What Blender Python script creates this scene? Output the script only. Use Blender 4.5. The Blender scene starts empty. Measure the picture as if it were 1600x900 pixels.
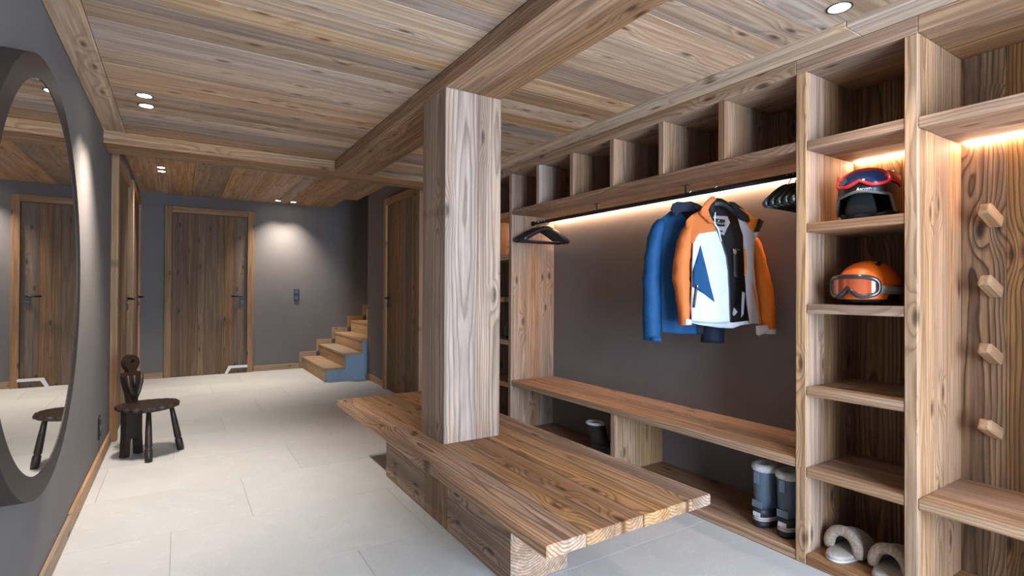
import bpy, bmesh, math, random
from mathutils import Vector, Matrix, noise
random.seed(7)
SC = bpy.context.scene
COL = SC.collection
PI = math.pi

# ------------------------------------------------------------------ camera
def rad(d): return math.radians(d)
yaw, pit, rol, FPX, CAMH = rad(32.448), rad(0.366), rad(0.297), 817.66, 1.10
fw = Vector((math.sin(yaw)*math.cos(pit), math.cos(yaw)*math.cos(pit), math.sin(pit)))
rt = Vector((math.cos(yaw), -math.sin(yaw), 0)); up = rt.cross(fw)
r2 = rt*math.cos(rol)+up*math.sin(rol); u2 = -rt*math.sin(rol)+up*math.cos(rol)
cam = bpy.data.cameras.new('camera'); cam.sensor_width = 36; cam.lens = FPX*36/1600; cam.clip_start = .02
co = bpy.data.objects.new('camera', cam); COL.objects.link(co)
M = Matrix((r2, u2, -fw)).transposed().to_4x4(); M.translation = (0, 0, CAMH); co.matrix_world = M
SC.camera = co

# ------------------------------------------------------------------ world, daylight, exposure
w = bpy.data.worlds.new('world'); SC.world = w; w.use_nodes = True
bg = w.node_tree.nodes['Background']; bg.inputs[0].default_value = (.55, .75, 1, 1); bg.inputs[1].default_value = 1.2
SC.view_settings.view_transform = 'Standard'; SC.view_settings.look = 'None'
SC.view_settings.exposure = 0.25; SC.view_settings.gamma = 1; SC.view_settings.use_curve_mapping = False
SC.cycles.use_denoising = True
SC.cycles.max_bounces = 10; SC.cycles.diffuse_bounces = 6; SC.cycles.sample_clamp_indirect = 6
def area(name, loc, rot, sx, sy, power, col):
    l = bpy.data.lights.new(name, 'AREA'); l.shape = 'RECTANGLE'; l.size = sx; l.size_y = sy; l.energy = power; l.color = col
    o = bpy.data.objects.new(name, l); COL.objects.link(o); o.location = loc; o.rotation_euler = rot; return o
DAY = (.58, .76, 1.0)
area('daylight', (1.15, -1.62, 1.05), (rad(90), 0, 0), 1.8, 1.95, 330, DAY)
WARM = (1.0, .91, .81)
SPOT_W = 78; LED_E = 130

# ------------------------------------------------------------------ helpers
def link(o, parent=None):
    COL.objects.link(o)
    if parent is not None: o.parent = parent
    return o
def wpos(o):
    v = Vector((0, 0, 0))
    while o is not None: v += o.location; o = o.parent
    return v
def thing(name, label, cat, loc=(0, 0, 0), group=None, rz=0.0):
    o = link(bpy.data.objects.new(name, None)); o.location = loc; o.rotation_euler.z = rz; o.empty_display_size = .05
    o['label'] = label; o['category'] = cat
    if group: o['group'] = group
    return o
def tag(o, label, cat, group=None):
    o['label'] = label; o['category'] = cat
    if group: o['group'] = group
    return o
def struct(o, label=None):
    o['kind'] = 'structure'
    if label: o['label'] = label
    return o
def mesh_obj(name, bm, mat, parent=None, smooth=False, loc=None):
    bmesh.ops.recalc_face_normals(bm, faces=bm.faces[:])
    me = bpy.data.meshes.new(name); bm.to_mesh(me); bm.free()
    if mat: me.materials.append(mat)
    if smooth: me.polygons.foreach_set('use_smooth', [True]*len(me.polygons))
    o = link(bpy.data.objects.new(name, me), parent)
    if loc is not None: o.location = loc
    return o
BOXC = {}
def box_mesh(L, W, T, bev, mat):
    k = (round(L, 4), round(W, 4), round(T, 4), bev, mat.name)
    if k in BOXC: return BOXC[k]
    bm = bmesh.new(); bmesh.ops.create_cube(bm, size=1)
    for v in bm.verts: v.co.x *= L; v.co.y *= W; v.co.z *= T
    b = min(bev, .3*min(L, W, T))
    if b > 0: bmesh.ops.bevel(bm, geom=bm.edges[:], offset=b, segments=1, affect='EDGES')
    me = bpy.data.meshes.new('board'); bm.to_mesh(me); bm.free(); me.materials.append(mat); BOXC[k] = me
    return me
def board(name, parent, lo, hi, mat, axis='x', bev=.002, wide=None):
    """box between two world corners; grain runs along the world axis given"""
    lo = Vector(lo); hi = Vector(hi); c = (lo+hi)/2; d = hi-lo
    ia = 'xyz'.index(axis); rest = [i for i in range(3) if i != ia]; rest.sort(key=lambda i: (-d[i]) if wide is None else (0 if 'xyz'[i] == wide else 1))
    X = Vector([1.0 if i == ia else 0 for i in range(3)])
    Y = Vector([1.0 if i == rest[0] else 0 for i in range(3)]); Z = X.cross(Y)
    o = bpy.data.objects.new(name, box_mesh(d[ia], d[rest[0]], d[rest[1]], bev, mat)); link(o, parent)
    o.rotation_mode = 'QUATERNION'; o.rotation_quaternion = Matrix((X, Y, Z)).transposed().to_quaternion()
    o.location = c-(wpos(parent) if parent else Vector((0, 0, 0)))
    return o
def planks(name, parent, lo, hi, mat, grain, across, width, jit=.3, gap=.0015, bev=.0015, uneven=0.0, uax=None):
    """row of single boards filling the box lo..hi"""
    a = 'xyz'.index(across); p = lo[a]; out = []
    W = width if isinstance(width, (list, tuple)) else None; k = 0
    while p < hi[a]-1e-4:
        ww = W[k % len(W)] if W else width*(1+random.uniform(-jit, jit)); k += 1
        q = p+ww
        if hi[a]-q < .35*(ww if W else width): q = hi[a]
        l2 = list(lo); h2 = list(hi); l2[a] = p+gap/2; h2[a] = min(q, hi[a])-gap/2
        if uneven and uax:
            i = 'xyz'.index(uax[0]); s = random.uniform(0, uneven)
            if uax[1] == '+': h2[i] += s
            else: l2[i] -= s
        out.append(board(name, parent, l2, h2, mat, grain, bev)); p = q
    return out
def add_box(bm, lo, hi):
    r = bmesh.ops.create_cube(bm, size=1)['verts']
    for v in r:
        v.co = Vector([lo[i]+(v.co[i]+.5)*(hi[i]-lo[i]) for i in range(3)])
def add_tube(bm, pts, rad_, seg=12, caps=True, squash=None):
    """tube along points; rad_ a number or list; squash=(list of second radius) with frame up = given axis"""
    n = len(pts); pts = [Vector(p) for p in pts]
    R = rad_ if isinstance(rad_, (list, tuple)) else [rad_]*n
    rings = []; prev = None
    for i in range(n):
        t = (pts[min(i+1, n-1)]-pts[max(i-1, 0)]).normalized()
        if prev is None:
            a = Vector((0, 0, 1)) if abs(t.z) < .9 else Vector((0, 1, 0))
            x = t.cross(a).normalized()
        else: x = (prev-t*prev.dot(t)).normalized()
        prev = x; y = t.cross(x)
        r1 = R[i]; r_2 = squash[i] if squash else r1
        rings.append([bm.verts.new(pts[i]+x*r1*math.cos(2*PI*k/seg)+y*r_2*math.sin(2*PI*k/seg)) for k in range(seg)])
    for i in range(n-1):
        for k in range(seg):
            bm.faces.new((rings[i][k], rings[i][(k+1) % seg], rings[i+1][(k+1) % seg], rings[i+1][k]))
    if caps:
        bm.faces.new(rings[0][::-1]); bm.faces.new(rings[-1])
    return rings
def tube(name, pts, r, mat, parent=None, seg=12, caps=True, smooth=True, squash=None):
    bm = bmesh.new(); add_tube(bm, pts, r, seg, caps, squash); return mesh_obj(name, bm, mat, parent, smooth)
def loft(name, rows, mat, parent=None, seg=28, capb=True, capt=True, smooth=True, power=2.3):
    """rows: (z, back, front, halfwidth[, centre_y]) -> superellipse sections stacked in z, forward = +x"""
    bm = bmesh.new(); R = []
    for row in rows:
        z, b, f, hw = row[:4]; cy = row[4] if len(row) > 4 else 0
        cx = (b+f)/2; a = (f-b)/2; ring = []
        for k in range(seg):
            t = 2*PI*k/seg; c, s = math.cos(t), math.sin(t)
            ring.append(bm.verts.new((cx+a*math.copysign(abs(c)**(2/power), c), cy+hw*math.copysign(abs(s)**(2/power), s), z)))
        R.append(ring)
    for i in range(len(R)-1):
        for k in range(seg): bm.faces.new((R[i][k], R[i][(k+1) % seg], R[i+1][(k+1) % seg], R[i+1][k]))
    if capb: bm.faces.new(R[0][::-1])
    if capt: bm.faces.new(R[-1])
    return mesh_obj(name, bm, mat, parent, smooth)
def lathe(name, prof, mat, parent=None, seg=32, smooth=True, loc=None, axis='z', closed=False):
    bm = bmesh.new(); R = []
    for r, z in prof:
        R.append([bm.verts.new((r*math.cos(2*PI*k/seg), r*math.sin(2*PI*k/seg), z) if axis == 'z' else (z, r*math.cos(2*PI*k/seg), r*math.sin(2*PI*k/seg))) for k in range(seg)])
    n = len(R)
    for i in range(n if closed else n-1):
        A, B = R[i], R[(i+1) % n]
        for k in range(seg): bm.faces.new((A[k], A[(k+1) % seg], B[(k+1) % seg], B[k]))
    if not closed:
        bm.faces.new(R[0][::-1]); bm.faces.new(R[-1])
    bmesh.ops.remove_doubles(bm, verts=bm.verts[:], dist=1e-5)
    return mesh_obj(name, bm, mat, parent, smooth, loc)
def patch(name, poly, surf, mat, parent, step=.014, thick=.003, smooth=True):
    """polygon in (u, v) cut into a fine grid, laid on a curved surface surf(u, v) -> 3D, given thickness"""
    bm = bmesh.new(); vs = [bm.verts.new((p[0], p[1], 0)) for p in poly]; bm.faces.new(vs)
    us = [p[0] for p in poly]; vv = [p[1] for p in poly]
    for ax, lo, hi in ((0, min(us), max(us)), (1, min(vv), max(vv))):
        n = max(1, int((hi-lo)/step))
        for k in range(1, n):
            c = lo+(hi-lo)*k/n+1e-5
            nrm = Vector((1, 0, 0)) if ax == 0 else Vector((0, 1, 0))
            bmesh.ops.bisect_plane(bm, geom=bm.verts[:]+bm.edges[:]+bm.faces[:], plane_co=nrm*c, plane_no=nrm, dist=1e-6)
    for v in bm.verts: v.co = Vector(surf(v.co.x, v.co.y))
    o = mesh_obj(name, bm, mat, parent, smooth)
    m = o.modifiers.new('thickness', 'SOLIDIFY'); m.thickness = thick; m.offset = 0
    return o
def text_obj(name, body, size, mat, parent, loc, rot, ext=.0004):
    cu = bpy.data.curves.new(name, 'FONT'); cu.body = body; cu.size = size; cu.extrude = ext; cu.align_x = 'CENTER'; cu.align_y = 'CENTER'
    cu.materials.append(mat); tmp = bpy.data.objects.new(name, cu); COL.objects.link(tmp); dg = bpy.context.evaluated_depsgraph_get()
    me = bpy.data.meshes.new_from_object(tmp.evaluated_get(dg)); bpy.data.objects.remove(tmp); me.materials.clear(); me.materials.append(mat)
    o = link(bpy.data.objects.new(name, me), parent); o.location = loc; o.rotation_euler = rot; return o
def copy_tree(o, parent=None):
    c = o.copy(); COL.objects.link(c); c.parent = parent
    for ch in list(o.children): copy_tree(ch, c)
    return c

# ------------------------------------------------------------------ materials
class G:
    def __init__(s, name):
        s.m = bpy.data.materials.new(name); s.m.use_nodes = True; s.t = s.m.node_tree; s.b = s.t.nodes['Principled BSDF']
    def n(s, typ, **kw):
        x = s.t.nodes.new(typ)
        for k, v in kw.items():
            setattr(x, k, v)
        return x
    def put(s, sock, v):
        if hasattr(v, 'is_output'): s.t.links.new(v, sock)
        elif isinstance(v, (tuple, list)) and len(v) == 3 and sock.type == 'RGBA': sock.default_value = (*v, 1)
        else: sock.default_value = v
    def math(s, op, a, b=None, c=None, clamp=False):
        x = s.n('ShaderNodeMath', operation=op, use_clamp=clamp)
        for i, v in enumerate((a, b, c)):
            if v is not None: s.put(x.inputs[i], v)
        return x.outputs[0]
    def vm(s, op, a, b=None):
        x = s.n('ShaderNodeVectorMath', operation=op); s.put(x.inputs[0], a)
        if b is not None: s.put(x.inputs[1], b)
        return x.outputs[0]
    def noise(s, v, scale, detail=2, rough=.5, dist=0):
        x = s.n('ShaderNodeTexNoise'); s.put(x.inputs['Vector'], v); x.inputs['Scale'].default_value = scale
        x.inputs['Detail'].default_value = detail; x.inputs['Roughness'].default_value = rough; x.inputs['Distortion'].default_value = dist
        return x.outputs['Fac']
    def mix(s, f, a, b, mode='MIX'):
        x = s.n('ShaderNodeMix', data_type='RGBA', blend_type=mode, clamp_result=False); s.put(x.inputs[0], f); s.put(x.inputs[6], a); s.put(x.inputs[7], b)
        return x.outputs[2]
    def ramp(s, f, stops):
        x = s.n('ShaderNodeValToRGB'); e = x.color_ramp.elements
        while len(e) < len(stops): e.new(.5)
        for el, (p, c) in zip(e, stops):
            el.position = p; el.color = (*c, 1) if isinstance(c, (tuple, list)) else (c, c, c, 1)
        s.put(x.inputs[0], f); return x.outputs[0]
    def bump(s, h, strength, dist=.002):
        x = s.n('ShaderNodeBump'); x.inputs['Strength'].default_value = strength; x.inputs['Distance'].default_value = dist
        s.put(x.inputs['Height'], h); s.t.links.new(x.outputs[0], s.b.inputs['Normal'])
def plain(name, col, rough=.6, metal=0, emit=0, ecol=None, spec=.5, coat=0, alpha=None):
    g = G(name); g.b.inputs['Base Color'].default_value = (*col, 1); g.b.inputs['Roughness'].default_value = rough
    g.b.inputs['Metallic'].default_value = metal; g.b.inputs['Specular IOR Level'].default_value = spec; g.b.inputs['Coat Weight'].default_value = coat
    if emit: g.b.inputs['Emission Color'].default_value = (*(ecol or col), 1); g.b.inputs['Emission Strength'].default_value = emit
    return g.m
def wood(name, light, dark, grey, greyness=.45, ring=1.0, spacing=.011, vary=.28, hue=.5, knots=1.0, rough=.62, warp=1.0):
    g = G(name)
    tc = g.n('ShaderNodeTexCoord'); oi = g.n('ShaderNodeObjectInfo'); rnd = oi.outputs['Random']
    rc = g.n('ShaderNodeTexWhiteNoise', noise_dimensions='1D'); g.put(rc.inputs['W'], g.math('MULTIPLY', rnd, 917.3))
    rcol = rc.outputs['Color']; P0 = tc.outputs['Object']
    off = g.vm('MULTIPLY', rcol, (40., 17., 23.))
    P = g.vm('ADD', P0, off)
    sep = g.n('ShaderNodeSeparateXYZ'); g.put(sep.inputs[0], P0)
    rs = g.n('ShaderNodeSeparateXYZ'); g.put(rs.inputs[0], rcol)
    # slow wander of the grain
    wl = g.math('SUBTRACT', g.noise(g.vm('MULTIPLY', P, (.75, 4., 4.)), 1.0, 2, .5), .5)
    wm = g.math('SUBTRACT', g.noise(g.vm('MULTIPLY', P, (5., 22., 22.)), 1.0, 2, .5), .5)
    # knots
    kv = g.n('ShaderNodeTexVoronoi', voronoi_dimensions='2D', feature='F1')
    kd = g.vm('ADD', g.vm('MULTIPLY', P, (2.9, 9., 1.)), (0, 0, 0))
    g.put(kv.inputs['Vector'], kd); kv.inputs['Scale'].default_value = 1.0; kv.inputs['Randomness'].default_value = 1
    ks = g.n('ShaderNodeSeparateXYZ'); g.put(ks.inputs[0], kv.outputs['Color'])
    kmask = g.math('GREATER_THAN', ks.outputs[0], 1-.5*knots)
    kdist = kv.outputs['Distance']
    kbump = g.math('MULTIPLY', g.math('POWER', 2.718, g.math('MULTIPLY', g.math('MULTIPLY', kdist, kdist), -14.)), kmask)
    kcore = g.math('MULTIPLY', g.math('SUBTRACT', 1., g.math('MULTIPLY', g.math('SUBTRACT', kdist, .04), 11.), clamp=True), kmask)
    kcore = g.math('MINIMUM', g.math('MAXIMUM', kcore, 0.), 1.)
    # annual rings seen on a flat-sawn board
    oy = g.math('MULTIPLY', g.math('SUBTRACT', rs.outputs[1], .5), .10)
    oz = g.math('ADD', .035, g.math('MULTIPLY', rs.outputs[2], .06))
    y = g.math('ADD', sep.outputs[1], oy); z = g.math('ADD', sep.outputs[2], oz)
    r = g.math('SQRT', g.math('ADD', g.math('MULTIPLY', y, y), g.math('MULTIPLY', z, z)))
    r = g.math('ADD', r, g.math('MULTIPLY', wl, .062*warp)); r = g.math('ADD', r, g.math('MULTIPLY', wm, .009*warp))
    r = g.math('ADD', r, g.math('MULTIPLY', kbump, .030))
    ph = g.math('FRACT', g.math('DIVIDE', r, spacing))
    rg = g.ramp(ph, [(0, 0.15), (.12, 0), (.5, .12), (.8, .8), (.9, 1), (1, .2)])
    # fine fibres
    fib = g.noise(g.vm('MULTIPLY', P, (6., 260., 260.)), 1.0, 2, .6)
    fib2 = g.noise(g.vm('MULTIPLY', P, (2.2, 70., 70.)), 1.0, 3, .6)
    patchy = g.noise(g.vm('MULTIPLY', P, (.9, 9., 9.)), 1.0, 3, .55)
    gf = g.math('MULTIPLY', g.ramp(g.math('ADD', patchy, g.math('MULTIPLY', g.math('SUBTRACT', rs.outputs[0], .5), .5)), [(.42, 0), (.68, 1)]), greyness)
    c0 = g.mix(gf, light, grey)
    dk = g.mix(g.math('MULTIPLY', gf, .6), dark, tuple(.5*(a+b*.55) for a, b in zip(dark, grey)))
    rs_amt = g.math('MULTIPLY', rg, g.math('ADD', .28*ring, g.math('MULTIPLY', patchy, .62*ring)))
    c1 = g.mix(rs_amt, c0, dk)
    c1 = g.mix(g.math('MULTIPLY', g.ramp(fib2, [(.35, 1), (.62, 0)]), .46), c1, dk)
    c1 = g.mix(g.math('MULTIPLY', g.ramp(g.noise(g.vm('MULTIPLY', P, (.55, 14., 14.)), 1.0, 3, .6), [(.36, 1), (.52, 0)]), .55), c1, dk)
    c1 = g.mix(g.math('MULTIPLY', g.ramp(fib, [(.38, 1), (.6, 0)]), .22), c1, dk)
    c1 = g.mix(g.math('MULTIPLY', kcore, .82), c1, tuple(.38*a for a in dark))
    hs = g.n('ShaderNodeHueSaturation')
    g.put(hs.inputs['Hue'], g.math('ADD', .5, g.math('MULTIPLY', g.math('SUBTRACT', rs.outputs[2], .5), .008*hue*2)))
    g.put(hs.inputs['Saturation'], g.math('ADD', 1., g.math('MULTIPLY', g.math('SUBTRACT', rs.outputs[1], .5), .35)))
    g.put(hs.inputs['Value'], g.math('ADD', 1., g.math('MULTIPLY', g.math('SUBTRACT', rnd, .5), vary*2)))
    g.put(hs.inputs['Color'], c1); g.t.links.new(hs.outputs[0], g.b.inputs['Base Color'])
    g.b.inputs['Roughness'].default_value = rough; g.b.inputs['Specular IOR Level'].default_value = .3
    h = g.math('ADD', g.math('MULTIPLY', rg, .7), g.math('MULTIPLY', fib2, .8))
    g.bump(h, .35, .0015)
    return g.m
def plaster(name, col, var=.12):
    g = G(name); tc = g.n('ShaderNodeTexCoord')
    a = g.noise(tc.outputs['Object'], 3.0, 3, .55); b = g.noise(tc.outputs['Object'], 90., 3, .6)
    c = g.mix(g.math('MULTIPLY', a, 1.), tuple(x*(1-var) for x in col), tuple(x*(1+var) for x in col))
    g.t.links.new(c, g.b.inputs['Base Color']); g.b.inputs['Roughness'].default_value = .75; g.b.inputs['Specular IOR Level'].default_value = .25
    g.bump(b, .12, .001); return g.m
def tile_mat():
    g = G('limestone_tile'); tc = g.n('ShaderNodeTexCoord'); oi = g.n('ShaderNodeObjectInfo')
    P = g.vm('ADD', tc.outputs['Object'], g.vm('MULTIPLY', oi.outputs['Location'], (3.1, 3.1, 1)))
    a = g.noise(P, 2.2, 4, .6, .6); b = g.noise(P, 14., 4, .6); f = g.noise(P, 120., 2, .6)
    veins = g.ramp(g.noise(P, 3.1, 4, .6, 1.5), [(.485, 0), (.5, 1), (.515, 0)])
    c = g.mix(a, (.44, .43, .41), (.58, .57, .545)); c = g.mix(g.math('MULTIPLY', b, .35), c, (.45, .44, .42))
    c = g.mix(g.math('MULTIPLY', veins, .22), c, (.70, .69, .67))
    hs = g.n('ShaderNodeHueSaturation'); g.put(hs.inputs['Value'], g.math('ADD', .96, g.math('MULTIPLY', oi.outputs['Random'], .08))); g.put(hs.inputs['Color'], c)
    g.t.links.new(hs.outputs[0], g.b.inputs['Base Color']); g.b.inputs['Roughness'].default_value = .52; g.b.inputs['Specular IOR Level'].default_value = .35
    g.bump(g.math('ADD', f, b), .06, .001); return g.m
def cloth(name, col, rough=.7, bump=.15, scale=700., sheen=0.0):
    g = G(name); tc = g.n('ShaderNodeTexCoord'); a = g.noise(tc.outputs['Object'], 9., 3, .6); b = g.noise(tc.outputs['Object'], scale, 2, .5)
    c = g.mix(a, tuple(x*.88 for x in col), tuple(min(1, x*1.1) for x in col)); g.t.links.new(c, g.b.inputs['Base Color'])
    g.b.inputs['Roughness'].default_value = rough; g.b.inputs['Sheen Weight'].default_value = sheen; g.b.inputs['Specular IOR Level'].default_value = .3
    g.bump(b, bump, .001); return g.m
def fluffy(name, a, b, scale=120.):
    g = G(name); tc = g.n('ShaderNodeTexCoord'); n = g.noise(tc.outputs['Object'], scale, 4, .7, .4)
    g.t.links.new(g.mix(g.ramp(n, [(.35, 0), (.65, 1)]), a, b), g.b.inputs['Base Color']); g.b.inputs['Roughness'].default_value = .95
    g.b.inputs['Sheen Weight'].default_value = .3; g.bump(n, .9, .004); return g.m

W_CEIL = wood('pine_ceiling', (.62, .410, .250), (.22, .120, .066), (.48, .40, .33), .62, .85, .018, .24, .5, 1.0, .6)
W_OLD = wood('reclaimed_fir', (.49, .292, .170), (.135, .066, .033), (.42, .325, .255), .55, 1.1, .010, .16, .5, .7)
W_COL = wood('reclaimed_timber', (.49, .300, .180), (.12, .060, .031), (.45, .365, .30), .65, 1.25, .0125, .05, .3, .5, warp=1.1)
W_BENCH = wood('bench_fir', (.48, .288, .168), (.115, .055, .027), (.42, .33, .26), .55, 1.45, .0105, .13, .5, .8, .55, 1.25)
W_BEAM = wood('beam_fir', (.46, .275, .155), (.13, .063, .031), (.37, .285, .215), .45, 1.1, .012, .09, .4, .7)
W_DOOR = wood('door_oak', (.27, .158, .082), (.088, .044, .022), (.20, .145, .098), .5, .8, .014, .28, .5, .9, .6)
W_FRAME = wood('frame_fir', (.42, .230, .108), (.165, .080, .033), (.32, .225, .15), .35, .8, .012, .12, .5, .8)
W_BACK = wood('larch_back', (.34, .170, .062), (.048, .020, .007), (.22, .135, .07), .25, 1.5, .0115, .10, .5, .8, .6, 1.2)
W_STAIR = wood('stair_oak', (.47, .31, .18), (.26, .15, .078), (.42, .33, .24), .3, .5, .012, .06, .3, .2)
W_STOOL = wood('stool_dark', (.040, .023, .016), (.014, .008, .006), (.035, .025, .020), .3, .8, .008, .05, .2, .2, .36)
W_BASE = wood('skirting_fir', (.50, .325, .19), (.22, .12, .06), (.44, .35, .26), .4, .9, .010, .12, .3, .8)
W_PEG = wood('peg_larch', (.46, .27, .13), (.22, .11, .045), (.35, .24, .15), .2, .8, .008, .06, .3, .1)
PLASTER = plaster('taupe_plaster', (.168, .151, .142))
PLASTER_SUB = plain('substrate_grey', (.09, .08, .075), .9)
WHITE_SUB = plain('rough_board', (.18, .13, .09), .9)
GROUT = plain('grout', (.33, .32, .30), .9)
TILE = tile_mat()
BLACK = plain('black_metal', (.012, .012, .013), .35, .3)
BLACKW = plain('black_lacquer', (.010, .010, .011), .38)
STEEL = plain('hook_steel', (.7, .7, .72), .18, 1)
BRONZE = plain('bronze_frame', (.040, .028, .022), .5, 0, 0, None, .25)
MIRROR = plain('mirror_glass', (.92, .92, .92), .012, 1)
WHITE_T = plain('white_metal', (.72, .72, .70), .45)
BLUE_CAST = plaster('stair_blue_cast', (.25, .34, .43), .05)  # stair side: blue cast of the daylight put into its base colour
LAMP = plain('lamp_lens', (1, .95, .88), .4, 0, 30, (1, .93, .84))
LEDM = plain('led_strip', (1, .8, .6), .4, 0, LED_E, (1.0, .66, .43))
REFL = plain('lamp_cone', (.75, .75, .74), .25, .2)

# ------------------------------------------------------------------ dimensions (metres)
xL, yB, xF, xK, xR = -.419, 7.845, 2.148, 2.556, 1.99
zC, zR, zBM, zBK = 2.121, 2.085, 2.038, 2.299
yb1, yb2, yFr = 4.217, 4.524, -1.4
bx0, bx1 = 1.025, 1.322            # long ceiling beam / column

# ------------------------------------------------------------------ floor
bm = bmesh.new(); add_box(bm, (xL, yFr, -.10), (xK, yB, -.003))
add_box(bm, (xK, 6.4, -.10), (3.2, yB, -.003))
floor = struct(mesh_obj('floor', bm, GROUT), 'pale limestone tile floor')
row0, depth, ln = 2.83, .60, 1.005
k = -9
while row0+k*depth < yB:
    y0 = row0+k*depth; y1 = y0+depth; xs = .312+k*.335-12*ln
    a = max(y0, yFr)
    while xs < 2.2:
        x0 = max(xs, xL+.001); x1 = min(xs+ln, 2.19 if y0 < 3.7 else 2.0 if y0 < 6.3 else 2.2)
        if x1-x0 > .01 and min(y1, yB)-a > .01:
            board('tile', floor, (x0+.0009, a+.0009, -.0029), (x1-.0009, min(y1, yB)-.0009, .0), TILE, 'x', .0006)
        xs += ln
    k += 1

# ------------------------------------------------------------------ walls
def wall(name, boxes, mat=PLASTER):
    bm = bmesh.new()
    for lo, hi in boxes: add_box(bm, lo, hi)
    return struct(mesh_obj(name, bm, mat))
wall('wall_left', [((xL-.1, yFr-.1, -.1), (xL, yB+.1, 2.6))])
wall('wall_back', [((xL, yB, -.1), (3.3, yB+.1, 3.4))])
wall('wall_right', [((xK, yFr, -.1), (xK+.1, 3.82, 2.6)), ((xF, yFr, -.1), (xK, -.035, 2.6))])
wall('wall_rear', [((xR, 3.82, -.1), (xK+.1, 6.50, 2.6)), ((xK+.1, 6.40, -.1), (3.3, 6.50, 3.4))])
wall('wall_stair', [((3.2, 6.5, -.1), (3.3, yB, 3.4)), ((1.745, 6.98, 2.42), (1.845, yB, 3.4)), ((1.745, 6.88, 2.42), (xK+.1, 6.98, 3.4))])
wall('wall_front', [((xL, yFr-.1, -.1), (.25, yFr, 2.6)), ((2.05, yFr-.1, -.1), (xF, yFr, 2.6)), ((.25, yFr-.1, 2.05), (2.05, yFr, 2.6))])
# glazed entrance door the daylight comes through
gw = G('window_glass'); mx = gw.n('ShaderNodeMixShader'); tr = gw.n('ShaderNodeBsdfTransparent'); gl = gw.n('ShaderNodeBsdfGlossy')
gl.inputs['Roughness'].default_value = .02; mx.inputs[0].default_value = .07
gw.t.links.new(tr.outputs[0], mx.inputs[1]); gw.t.links.new(gl.outputs[0], mx.inputs[2]); gw.t.links.new(mx.outputs[0], gw.t.nodes['Material Output'].inputs[0])
win = struct(link(bpy.data.objects.new('window_1', None)), 'glazed entrance behind the viewer'); win.location = (1.15, yFr, 0)
for lo, hi, ax in (((.25, yFr-.08, 0), (.31, yFr-.02, 2.05), 'z'), ((1.99, yFr-.08, 0), (2.05, yFr-.02, 2.05), 'z'), ((1.13, yFr-.08, .06), (1.17, yFr-.02, 1.99), 'z'),
                   ((.31, yFr-.08, 0), (1.99, yFr-.02, .06), 'x'), ((.31, yFr-.08, 1.99), (1.99, yFr-.02, 2.05), 'x')):
    board('window_frame', win, lo, hi, W_FRAME, ax)
for a, b in ((.31, 1.13), (1.17, 1.99)):
    board('pane', win, (a, yFr-.053, .06), (b, yFr-.047, 1.99), gw.m, 'x', 0)

# ------------------------------------------------------------------ ceilings, board by board
def ceiling(label, boxes):
    bm = bmesh.new()
    for lo, hi in boxes: add_box(bm, lo, hi)
    return struct(mesh_obj('ceiling', bm, WHITE_SUB), label)
c1 = ceiling('boarded ceiling over the open floor', [((xL, yFr, zC+.022), (bx0+.1, yb1+.02, zC+.2))])
planks('ceiling_board', c1, (xL+.118, yFr, zC), (bx0, yb1, zC+.021), W_CEIL, 'x', 'y', .155, .28, .0015, .0012)
board('border_board', c1, (xL+.001, yFr, zC-.004), (xL+.116, yb1, zC+.021), W_CEIL, 'y', .002)
c2 = ceiling('boarded ceiling before the lockers', [((bx1-.1, yFr, zR+.022), (xK, yb1+.02, zR+.2))])
planks('ceiling_board', c2, (bx1, yFr, zR), (2.03, yb1, zR+.021), W_CEIL, 'x', 'y', .15, .3, .0015, .0012)
board('border_board', c2, (2.032, .95, zR-.022), (xF+.03, 3.82, zR+.018), W_CEIL, 'y', .002)
board('border_board', c2, (2.032, yFr, zR-.022), (xF+.03, .948, zR+.018), W_CEIL, 'y', .002)
c3 = ceiling('boarded ceiling of the back hall', [((xL, yb2-.05, zBK+.022), (1.845, yB, zBK+.12)), ((1.845, yb2-.05, zBK+.022), (xR, 6.98, zBK+.12))])
planks('ceiling_board', c3, (xL, yb2, zBK), (1.845, yB, zBK+.021), W_CEIL, 'y', 'x', .185, .25, .0015, .0012)
board('ceiling_board', c3, (1.847, yb2, zBK), (xR, 6.98, zBK+.021), W_CEIL, 'y', .0012)
wall('wall_rear_soffit', [((xL, yb1+.03, zBM+.07), (xR, yb2-.012, 2.6))], WHITE_SUB)
c4 = ceiling('dark head of the stairwell', [((1.745, 6.4, 3.4), (3.3, yB, 3.5))])

# ------------------------------------------------------------------ beams
b = thing('ceiling_beam', 'wide boxed timber beam running the length of the room above the bench', 'beam', (bx0, 1, zBM))
xm = (bx0+bx1)/2+.02
board('soffit_board', b, (bx0, yFr, zBM), (xm-.0007, yb1, zBM+.02), W_BEAM, 'y')
board('soffit_board', b, (xm+.0007, yFr, zBM), (bx1, yb1, zBM+.02), W_BEAM, 'y')
board('side_board', b, (bx0, yFr, zBM+.0205), (bx0+.02, yb1, zC-.0005), W_BEAM, 'y')
board('side_board', b, (bx1-.02, yFr, zBM+.0205), (bx1, yb1, zR-.0005), W_BEAM, 'y')
b = thing('ceiling_beam', 'boxed timber cross beam between front ceiling and back hall ceiling', 'beam', (xL, yb1, zBM))
ym = yb1+.17
board('soffit_board', b, (xL+.001, yb1, zBM), (xR, ym-.0007, zBM+.02), W_BEAM, 'x')
board('soffit_board', b, (xL+.001, ym+.0007, zBM), (xR, yb2, zBM+.02), W_BEAM, 'x')
board('side_board', b, (xL+.001, yb1, zBM+.0205), (bx0-.001, yb1+.02, zC-.0005), W_BEAM, 'x')
board('side_board', b, (bx1+.001, yb1, zBM+.0205), (xF, yb1+.02, zR-.0005), W_BEAM, 'x')
board('side_board', b, (xL+.001, yb2-.012, zBM+.0205), (xR, yb2, zBK+.02), W_BEAM, 'x')

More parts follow.
